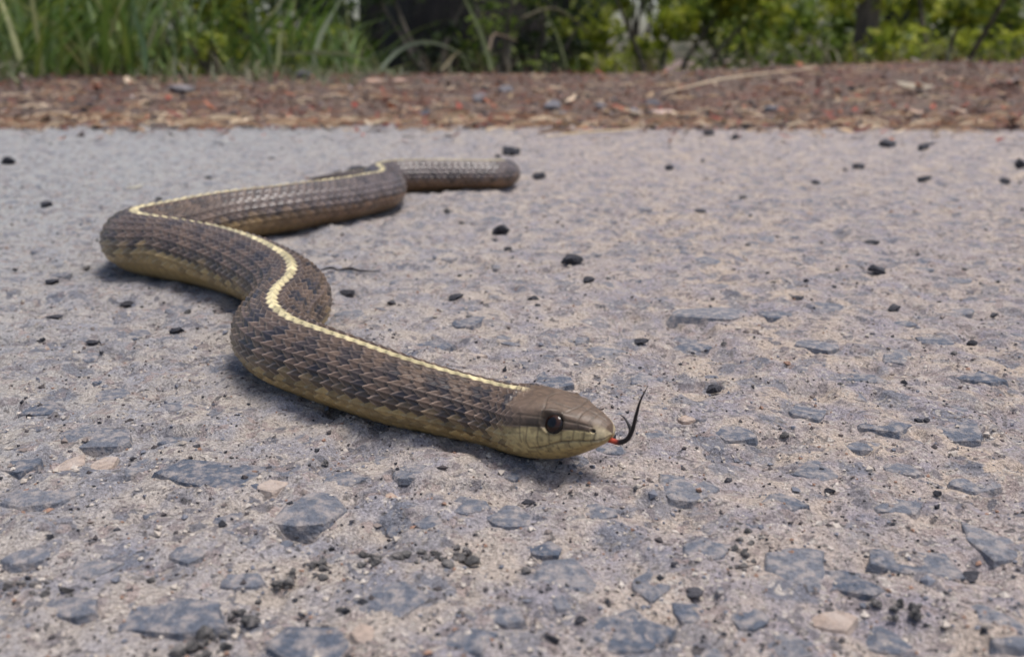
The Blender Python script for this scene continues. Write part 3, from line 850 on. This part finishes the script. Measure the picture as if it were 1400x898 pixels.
# long straw stalk lying over the litter
a_ = on_verge(838, 152); b_ = on_verge(905, 133); c_ = on_verge(1000, 118); d_ = on_verge(1110, 103)
twig([b_ + [0,0,.006], c_ + [0,0,.014], d_ + [0,0,.012]], [.0015, .0022, .0011], C(.60,.47,.32), "straw_stalk", 'long pale straw stalk lying slantwise across the litter', 'straw')
e_ = on_verge(745, 186); 
twig([at(748,187,.003), at(800,181,.005), at(850,178,.005), at(880,174,.003)], [.0006, .0011, .0010, .0005], C(.62,.48,.30), 'straw_stalk', 'shorter pale straw stalk lying on the edge of the road', 'straw')
# pale dead leaf on the right
def leaf_mesh(name, L, Wd, curl, colr, n=8):
    vs = []; cs = []
    for i in range(n + 1):
        t = i / n; w_ = Wd * math.sin(math.pi * min(t * .92 + .05, 1)) ** .8
        z = curl * L * (t - .5) ** 2
        for q in (-1, 0, 1): vs.append(((t - .5) * L, q * w_ * .5, z + abs(q) * w_ * .18)); cs.append(colr * (.85 if q == 0 else 1.0))
    fs = []
    for i in range(n):
        for q in range(2): a = i * 3 + q; fs.append((a, a + 3, a + 4, a + 1))
    return mesh_np(name, np.array(vs), np.array(fs), True, np.array(cs))
for u, v, L, Wd, cc, lab in ((1248,128,.055,.030,C(.42,.36,.27),'large pale dead leaf on the verge at right'),
                             (512,118,.030,.02,C(.5,.33,.24),'pinkish curled dead leaf on the verge left of centre'),
                             (548,117,.026,.02,C(.5,.34,.26),'small pink tan dead leaf beside the curled one'),
                             (1310,160,.022,.014,C(.55,.42,.32),'small pale dead leaf near the road edge at right'),
                             (905,162,.026,.012,C(.6,.45,.38),'pale pink dead leaf below the straw stalk'),
                             (1250,162,.02,.012,C(.5,.36,.27),'small tan dead leaf below the large pale leaf')):
    p = on_verge(u, v)
    o = link('dead_leaf', leaf_mesh('dead_leaf', L, Wd, .6, cc), M_LITTER, None, (p[0], p[1], p[2] + .006))
    o.rotation_euler = (R(18), random.uniform(-.2, .2), random.uniform(-.4, .4)); tag(o, lab, 'leaf', 'dead leaves on the verge')

# ------------------------------------------------------------------ grass
def blades(name, bx, by, hgt_, wid_, lean, colr, droop, mat=M_GRASS, nseg=6):
    n = len(bx); t = np.linspace(0, 1, nseg + 1)
    bz = verge_h(bx, by) - .003
    az = rng.uniform(0, 6.28, n) if np.isscalar(lean) else lean[1]
    ln = rng.uniform(.05, lean, n) if np.isscalar(lean) else lean[0]
    fa = az + rng.normal(math.pi / 2, .6, n)
    vs = np.zeros((n, (nseg + 1), 3, 3))
    for q, tt in enumerate(t):
        outw = hgt_ * (ln * tt + droop * tt ** 2.4); upz = hgt_ * (tt - droop * .55 * tt ** 3.2)
        cx = bx + np.cos(az) * outw; cy = by + np.sin(az) * outw; cz = bz + upz
        w_ = wid_ * (1 - tt ** 1.8) * (.7 + .6 * tt * (1 - tt)) * .5 + 1e-5
        for e, sg in enumerate((-1, 0, 1)):
            vs[:, q, e] = np.stack([cx + np.cos(fa) * w_ * sg, cy + np.sin(fa) * w_ * sg, cz - (sg == 0) * w_ * .35], -1)
    i0 = np.arange(n)[:, None] * (nseg + 1) * 3
    f = []
    for q in range(nseg):
        for e in range(2):
            a = q * 3 + e; f.append((a, a + 1, a + 4, a + 3))
    f = (np.array(f)[None] + i0[:, :, None]).reshape(-1, 4)
    me = mesh_np(name, vs.reshape(-1, 3), f, True, np.repeat(colr, (nseg + 1) * 3, 0))
    return link(name, me, mat)
GP = 1.25 * np.array([(.10,.17,.025),(.14,.22,.04),(.20,.26,.05),(.07,.13,.025),(.16,.22,.09),(.30,.30,.12)])
n = 2700
bx = rng.uniform(-2.9, -.36, n); bx = bx[vn(bx / .13, bx * 0, 91) + .25 * rng.random(n) > .48]; n = len(bx); by = 2.0 + 1.5 * rng.random(n) ** 1.2 - .12 * (bx < -.95)
hh = rng.uniform(.10, .40, n) * (.55 + .5 * sst(-.45, -.9, bx) if False else 1.0); hh *= .45 + .65 * (1 - sst(-.9, -.38, bx)) + .1
tag(blades('grass', bx, by, hh, rng.uniform(.005, .018, n), 1.1, GP[rng.choice(6, n, p=[.22,.2,.2,.18,.1,.1])] * rng.uniform(.45, 1.2, (n, 1)), rng.uniform(.05, .7, n)), 'tall rank green grass along the left of the verge', 'grass', kind='stuff')
n = 2600
bx = rng.uniform(-2.8, -.2, n); by = 1.62 + .5 * rng.random(n); kp = vn(bx / .16, by / .2, 95) + .9 * (by - 1.62) > .62; bx = bx[kp]; by = by[kp]; n = len(bx)
tag(blades('short_grass', bx, by, rng.uniform(.02, .075, n) * (1.25 - .6 * sst(-.9, -.3, bx)), rng.uniform(.003, .007, n), .8, np.array([(.22,.24,.12),(.26,.27,.17),(.14,.19,.06),(.30,.26,.16)])[rng.integers(0, 4, n)] * rng.uniform(.7, 1.1, (n, 1)), rng.uniform(.2, 1.0, n)), 'short pale grass tufts at the top of the verge', 'grass', kind='stuff')
n = 260
bx = rng.uniform(-.25, 1.5, n); by = 2.1 + .5 * rng.random(n)
tag(blades('sparse_grass', bx, by, rng.uniform(.03, .10, n), rng.uniform(.003, .006, n), .9, np.array([(.12,.15,.05),(.20,.17,.10),(.14,.12,.07)])[rng.integers(0, 3, n)], rng.uniform(.2, 1.0, n)), 'sparse dark grass along the right crest of the verge', 'grass', kind='stuff')

def ribbon(pix, dist, width, colr, label):
    """a single arching blade; pix = photo points, built upright at the given distance"""
    pts = []
    for q, (u, v) in enumerate(pix):
        a, b = (u - 700) / FPX, (449 - v) / FPX
        d = np.array((a, math.cos(PITCH) + b * math.sin(PITCH), -math.sin(PITCH) + b * math.cos(PITCH)))
        t = (dist + .02 * q) / d[1]
        pts.append(np.array((0, 0, CAM_H)) + d * t)
    pts, w_ = catmull(np.array(pts), np.interp(np.linspace(0, 1, len(pix)), [0, .3, 1], [.7, 1, .12]) * width, 8)
    tg = np.gradient(pts, axis=0); tg /= np.linalg.norm(tg, axis=1)[:, None]
    sd_ = np.cross(tg, np.array([.25, 1, .35])); sd_ /= np.linalg.norm(sd_, axis=1)[:, None]
    nr = np.cross(sd_, tg)
    vs = np.stack([pts - sd_ * w_[:, None] * .5, pts + nr * w_[:, None] * .16, pts + sd_ * w_[:, None] * .5], 1).reshape(-1, 3)
    m = len(pts); f = []
    for i in range(m - 1):
        for e in range(2): a = i * 3 + e; f.append((a, a + 1, a + 4, a + 3))
    o = link('grass_blade', mesh_np('grass_blade', vs, np.array(f), True, np.ones((len(vs), 3)) * colr), M_GRASS)
    return tag(o, label, 'grass blade', 'single grass blades at the verge')
ribbon([(672,96),(668,78),(655,40),(640,8),(625,-20)], 2.02, .012, C(.30,.33,.14), 'straight pale stem leaning left in front of the dark trunk')
ribbon([(520,96),(533,80),(552,65),(580,58),(605,62),(630,74),(652,88)], 2.05, .010, C(.26,.30,.19), 'pale blade arching low in front of the dark trunk')
ribbon([(430,94),(432,70),(440,45),(455,18),(472,-10)], 2.05, .015, C(.33,.36,.22), 'broad pale blade rising left of the dark trunk')
ribbon([(415,80),(422,60),(445,40),(470,38),(490,60)], 2.15, .02, C(.24,.30,.05), 'yellow green drooping blade beside the broad pale blade')
ribbon([(385,74),(430,73),(470,74),(500,82),(520,92)], 1.98, .010, C(.28,.29,.16), 'tan blade bent flat along the verge top')
ribbon([(603,96),(612,86),(622,75),(632,68)], 2.0, .007, C(.28,.23,.12), 'short tan stub under the arching blade')
ribbon([(345,0),(352,30),(366,60),(372,88)][::-1], 2.1, .012, C(.25,.30,.14), 'thin upright blade at the edge of the dense grass')
ribbon([(380,92),(382,70),(383,48),(388,46),(395,74)], 1.97, .012, C(.36,.36,.16), 'folded yellowish blade standing at the verge top')
ribbon([(60,100),(70,60),(85,25),(95,-15)], 1.95, .016, C(.20,.28,.09), 'broad green blade near the left corner')
ribbon([(200,95),(196,60),(186,25),(180,-15)], 1.95, .018, C(.18,.27,.12), 'broad blue green blade left of the yellow leaf')
ribbon([(120,100),(112,60),(98,30),(80,14)], 1.95, .016, C(.30,.34,.10), 'pale green blade bending left near the left corner')

# arching dry stems right of the dark trunk
def stem3(pix, dist, r, colr, label):
    pts = []
    for q, (u, v) in enumerate(pix):
        a, b = (u - 700) / FPX, (449 - v) / FPX
        d = np.array((a, math.cos(PITCH) + b * math.sin(PITCH), -math.sin(PITCH) + b * math.cos(PITCH)))
        pts.append(np.array((0, 0, CAM_H)) + d * ((dist + .03 * q) / d[1]))
    return twig(pts, np.linspace(r, r * .4, len(pts)), colr, 'dry_stem', label, 'stem', 'dry stems by the trunk')
stem3([(775,95),(765,60),(755,35),(745,18)], 2.1, .0035, C(.10,.11,.04), 'mossy thin stem rising right of the straight pale stem')
stem3([(715,25),(750,12),(775,20),(805,46)], 2.3, .004, C(.14,.12,.07), 'brown stem arching over right of the dark trunk')
stem3([(668,70),(675,48),(690,50),(707,56)], 2.1, .003, C(.30,.22,.15), 'pale crooked stem end by the straight stem')

# ------------------------------------------------------------------ shrubs and trees
def leaf_cloud(centres, radii, n, lsize, pal, probs, seed, squash=.75):
    r = np.random.default_rng(seed)
    k_ = r.integers(0, len(centres), n)
    c0 = np.array(centres)[k_]; rd = np.array(radii)[k_]
    v = r.normal(size=(n, 3)); v /= np.linalg.norm(v, axis=1)[:, None]
    p = c0 + v * (rd * r.random(n) ** .45)[:, None] * np.array([1, 1, squash])
    L = lsize * r.uniform(.6, 1.35, n); Wd = L * r.uniform(.45, .75, n)
    a = r.uniform(0, 6.28, n); el = r.normal(-.25, .5, n); roll = r.normal(0, .6, n)
    dx = np.stack([np.cos(a) * np.cos(el), np.sin(a) * np.cos(el), np.sin(el)], -1)
    sx = np.stack([-np.sin(a), np.cos(a), np.zeros(n)], -1)
    nz = np.cross(dx, sx)
    sx = sx * np.cos(roll)[:, None] + nz * np.sin(roll)[:, None]; nz = np.cross(dx, sx)
    vs = np.stack([p - dx * L[:, None] * .5, p + sx * Wd[:, None] * .5 + nz * Wd[:, None] * .15 - dx * L[:, None] * .08, p + dx * L[:, None] * .5 - nz * L[:, None] * .1,
                   p - sx * Wd[:, None] * .5 + nz * Wd[:, None] * .15 - dx * L[:, None] * .08], 1)
    i = np.arange(n)[:, None] * 4
    f = np.concatenate([i + np.array([[0, 1, 2]]), i + np.array([[0, 2, 3]])])
    tint = r.uniform(.75, 1.25, len(centres))[k_]
    c = np.array(pal)[r.choice(len(pal), n, p=probs)] * (tint * r.uniform(.75, 1.2, n))[:, None]
    return vs.reshape(-1, 3), f, np.repeat(c, 4, 0)
PAL_Y = [(.30,.35,.04), (.44,.47,.06), (.13,.18,.025), (.55,.56,.13)]
PAL_G = [(.14,.20,.03), (.20,.27,.05), (.07,.11,.02), (.30,.34,.10)]
PAL_D = [(.03,.05,.015), (.05,.08,.02), (.02,.03,.012), (.09,.12,.04)]  # dark leaves: shade of the gaps in the greenery put into their colour
PB = [.34, .28, .26, .12]
def limb_set(base, tips, r0, seed):
    V = []; F = []; o = 0
    r = random.Random(seed)
    for t in tips:
        b = np.array(base, float); t = np.array(t, float)
        mid = (b + t) / 2 + np.array([r.uniform(-.08, .08), r.uniform(-.08, .08), .05]) * np.linalg.norm(t - b)
        vs, fs, m = tube([b, (b + mid) / 2 * np.array([1, 1, 1]), mid, t], [r0, r0 * .8, r0 * .6, r0 * .2], 6, 4)
        V.append(vs); F.append(fs + o); o += len(vs)
    return np.vstack(V), np.vstack(F)
def shrub(x, y, rx, hgt_, n, lsize, pal, seed, label, stems=6, zlo=.12):
    r = random.Random(seed); z0 = vz(x, y)
    e = bpy.data.objects.new('shrub', None); COL.objects.link(e); e.location = (x, y, z0); e.empty_display_size = .2
    cen = []; rad = []
    for q in range(16):
        a = r.uniform(0, 6.28); d = rx * math.sqrt(r.random()) * .8
        cen.append((math.cos(a) * d, math.sin(a) * d, hgt_ * r.uniform(zlo, .9))); rad.append(rx * r.uniform(.22, .42))
    vs, fs, c = leaf_cloud(cen, rad, n, lsize, pal, PB, seed)
    link('foliage', mesh_np('foliage', vs, fs, False, c), M_LEAF, e)
    vs, fs = limb_set((0, 0, -.03), cen[:stems], .012 + .006 * rx, seed)
    link('stem', mesh_np('stem', vs, fs, True), M_BARK, e)
    return tag(e, label, 'shrub', 'shrubs behind the verge')
def px2x(u, y): return (u - 700) / FPX * (y * math.cos(PITCH) + 0.0) * 1.0 / 1.0 * (1 / math.cos(PITCH)) * .985
shrub(px2x(905, 3.4), 3.4, .42, .62, 2600, .045, PAL_Y, 11, 'bright yellow green leafy shrub right of the white gap in the leaves')
shrub(px2x(848, 4.2), 4.2, .24, .95, 900, .045, PAL_Y, 26, 'thin leafy sapling above the white gap in the leaves', zlo=.6)
shrub(px2x(1040, 4.0), 4.0, .55, .8, 2800, .055, PAL_G, 12, 'mid green shrub between the bright shrub and the grey trunk')
shrub(px2x(1275, 3.3), 3.3, .40, .62, 2500, .045, PAL_Y, 13, 'bright leafy shrub right of the grey trunk')
shrub(px2x(1390, 4.0), 4.0, .55, .8, 2600, .055, PAL_G, 14, 'green shrub at the right edge of the picture')
shrub(px2x(1130, 5.2), 5.2, .7, 1.0, 2600, .06, PAL_Y, 15, 'yellow green shrub farther back behind the grey trunk')
shrub(px2x(600, 2.75), 2.75, .22, .36, 420, .03, PAL_D, 24, 'sparse dark leafy weed in front of the broad dark trunk')
shrub(px2x(690, 2.7), 2.7, .18, .32, 360, .028, PAL_G, 25, 'thin green weed at the right foot of the broad dark trunk')
shrub(px2x(745, 3.0), 3.0, .22, .40, 700, .03, PAL_D, 16, 'sparse dark shrub right of the dark trunk')
shrub(px2x(270, 2.9), 2.9, .32, .42, 1500, .04, PAL_Y, 17, 'low yellow green leafy weed among the tall grass')
shrub(px2x(300, 2.15), 2.15, .085, .10, 150, .024, PAL_Y, 27, 'small yellow green broad leaved weed at the foot of the tall grass')
shrub(px2x(165, 2.2), 2.2, .11, .14, 170, .028, PAL_G, 28, 'small mid green weed left of the yellow green one in the grass')
shrub(px2x(420, 2.25), 2.25, .09, .12, 130, .024, PAL_Y, 29, 'small bright weed beside the broad pale blade')
shrub(px2x(40, 3.2), 3.2, .5, .62, 2200, .045, PAL_G, 18, 'green shrub behind the grass at the left corner')
shrub(px2x(480, 3.3), 3.3, .3, .5, 900, .04, PAL_D, 19, 'dark shaded shrub left of the dark trunk')
shrub(px2x(150, 4.2), 4.2, .7, .9, 2600, .055, PAL_G, 20, 'larger green shrub behind the tall grass')
shrub(px2x(380, 4.6), 4.6, .6, .9, 2200, .055, PAL_D, 21, 'dark green shrub deep behind the grass')

def tree(x, y, r0, hgt_, mat, pal, seed, label, lean=(0, 0), ncr=1400):
    r = random.Random(seed); z0 = vz(x, y)
    e = bpy.data.objects.new('tree', None); COL.objects.link(e); e.location = (x, y, z0); e.empty_display_size = .3
    pts = []; rd = []
    for q in range(7):
        t = q / 6; pts.append((lean[0] * t * hgt_ + r.uniform(-.03, .03) * hgt_ * t, lean[1] * t * hgt_, -.08 + t * hgt_ * .95)); rd.append(r0 * (1.35 if q == 0 else 1 - .75 * t))
    vs, fs, m = tube(pts, rd, 18, 10)
    nrm = vn(np.arctan2(vs[:, 1], vs[:, 0]) * 3, vs[:, 2] * 1.5, seed)
    cx = np.interp(vs[:, 2], [p[2] for p in pts], [p[0] for p in pts]); cy = np.interp(vs[:, 2], [p[2] for p in pts], [p[1] for p in pts])
    vs[:, 0] = cx + (vs[:, 0] - cx) * (.85 + .3 * nrm); vs[:, 1] = cy + (vs[:, 1] - cy) * (.85 + .3 * nrm)
    link('trunk', mesh_np('trunk', vs, fs, True), mat, e)
    top = np.array(pts[-1]); cen = []; rad = []
    for q in range(14):
        a = r.uniform(0, 6.28); d = hgt_ * .30 * math.sqrt(r.random())
        cen.append((top[0] + math.cos(a) * d, top[1] + math.sin(a) * d, hgt_ * r.uniform(.62, 1.12))); rad.append(hgt_ * r.uniform(.10, .17))
    vs, fs, c = leaf_cloud(cen, rad, ncr, .075, pal, PB, seed)
    link('crown', mesh_np('crown', vs, fs, False, c), M_LEAF, e)
    vs, fs = limb_set(np.array(pts[4]), cen[:9], r0 * .3, seed); link('limb', mesh_np('limb', vs, fs, True), mat, e)
    return tag(e, label, 'tree', 'trees behind the verge')
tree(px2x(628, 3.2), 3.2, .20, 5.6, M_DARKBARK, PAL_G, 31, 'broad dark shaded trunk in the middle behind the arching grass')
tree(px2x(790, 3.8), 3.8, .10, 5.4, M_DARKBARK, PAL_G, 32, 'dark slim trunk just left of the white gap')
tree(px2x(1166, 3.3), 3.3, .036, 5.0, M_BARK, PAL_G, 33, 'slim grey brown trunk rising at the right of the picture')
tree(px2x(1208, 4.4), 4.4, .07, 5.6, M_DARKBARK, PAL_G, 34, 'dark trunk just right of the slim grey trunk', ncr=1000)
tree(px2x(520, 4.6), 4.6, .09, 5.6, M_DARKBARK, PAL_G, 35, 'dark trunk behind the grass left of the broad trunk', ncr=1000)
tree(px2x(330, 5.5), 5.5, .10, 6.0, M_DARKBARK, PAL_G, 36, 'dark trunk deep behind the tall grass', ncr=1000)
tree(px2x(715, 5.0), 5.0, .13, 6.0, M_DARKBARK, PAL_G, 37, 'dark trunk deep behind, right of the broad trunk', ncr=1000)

# far wood: one mass
def wood():
    r = random.Random(5); cen = []; rad = []
    for q in range(340):
        y = r.uniform(6.5, 13); u = r.uniform(-1100, 2300)
        if 816 < u < 848: continue
        cen.append((px2x(u, y), y, r.uniform(-1.6, 2.6))); rad.append(r.uniform(.4, .9))
    for q in range(10): cen.append((px2x(r.uniform(790, 880), 7.5), r.uniform(7, 8), r.uniform(.85, 1.8))); rad.append(r.uniform(.3, .42))
    vs, fs, c = leaf_cloud(cen, rad, 52000, .13, [(.04,.06,.015), (.12,.17,.03), (.03,.045,.012), (.24,.28,.07)], PB, 77, 1.0)  # darkest tones paint the deep shade between the leaves
    tag(link('far_wood', mesh_np('far_wood', vs, fs, False, c), M_LEAF), 'mass of green foliage of the wood far behind the verge', 'wood', kind='stuff')
wood()
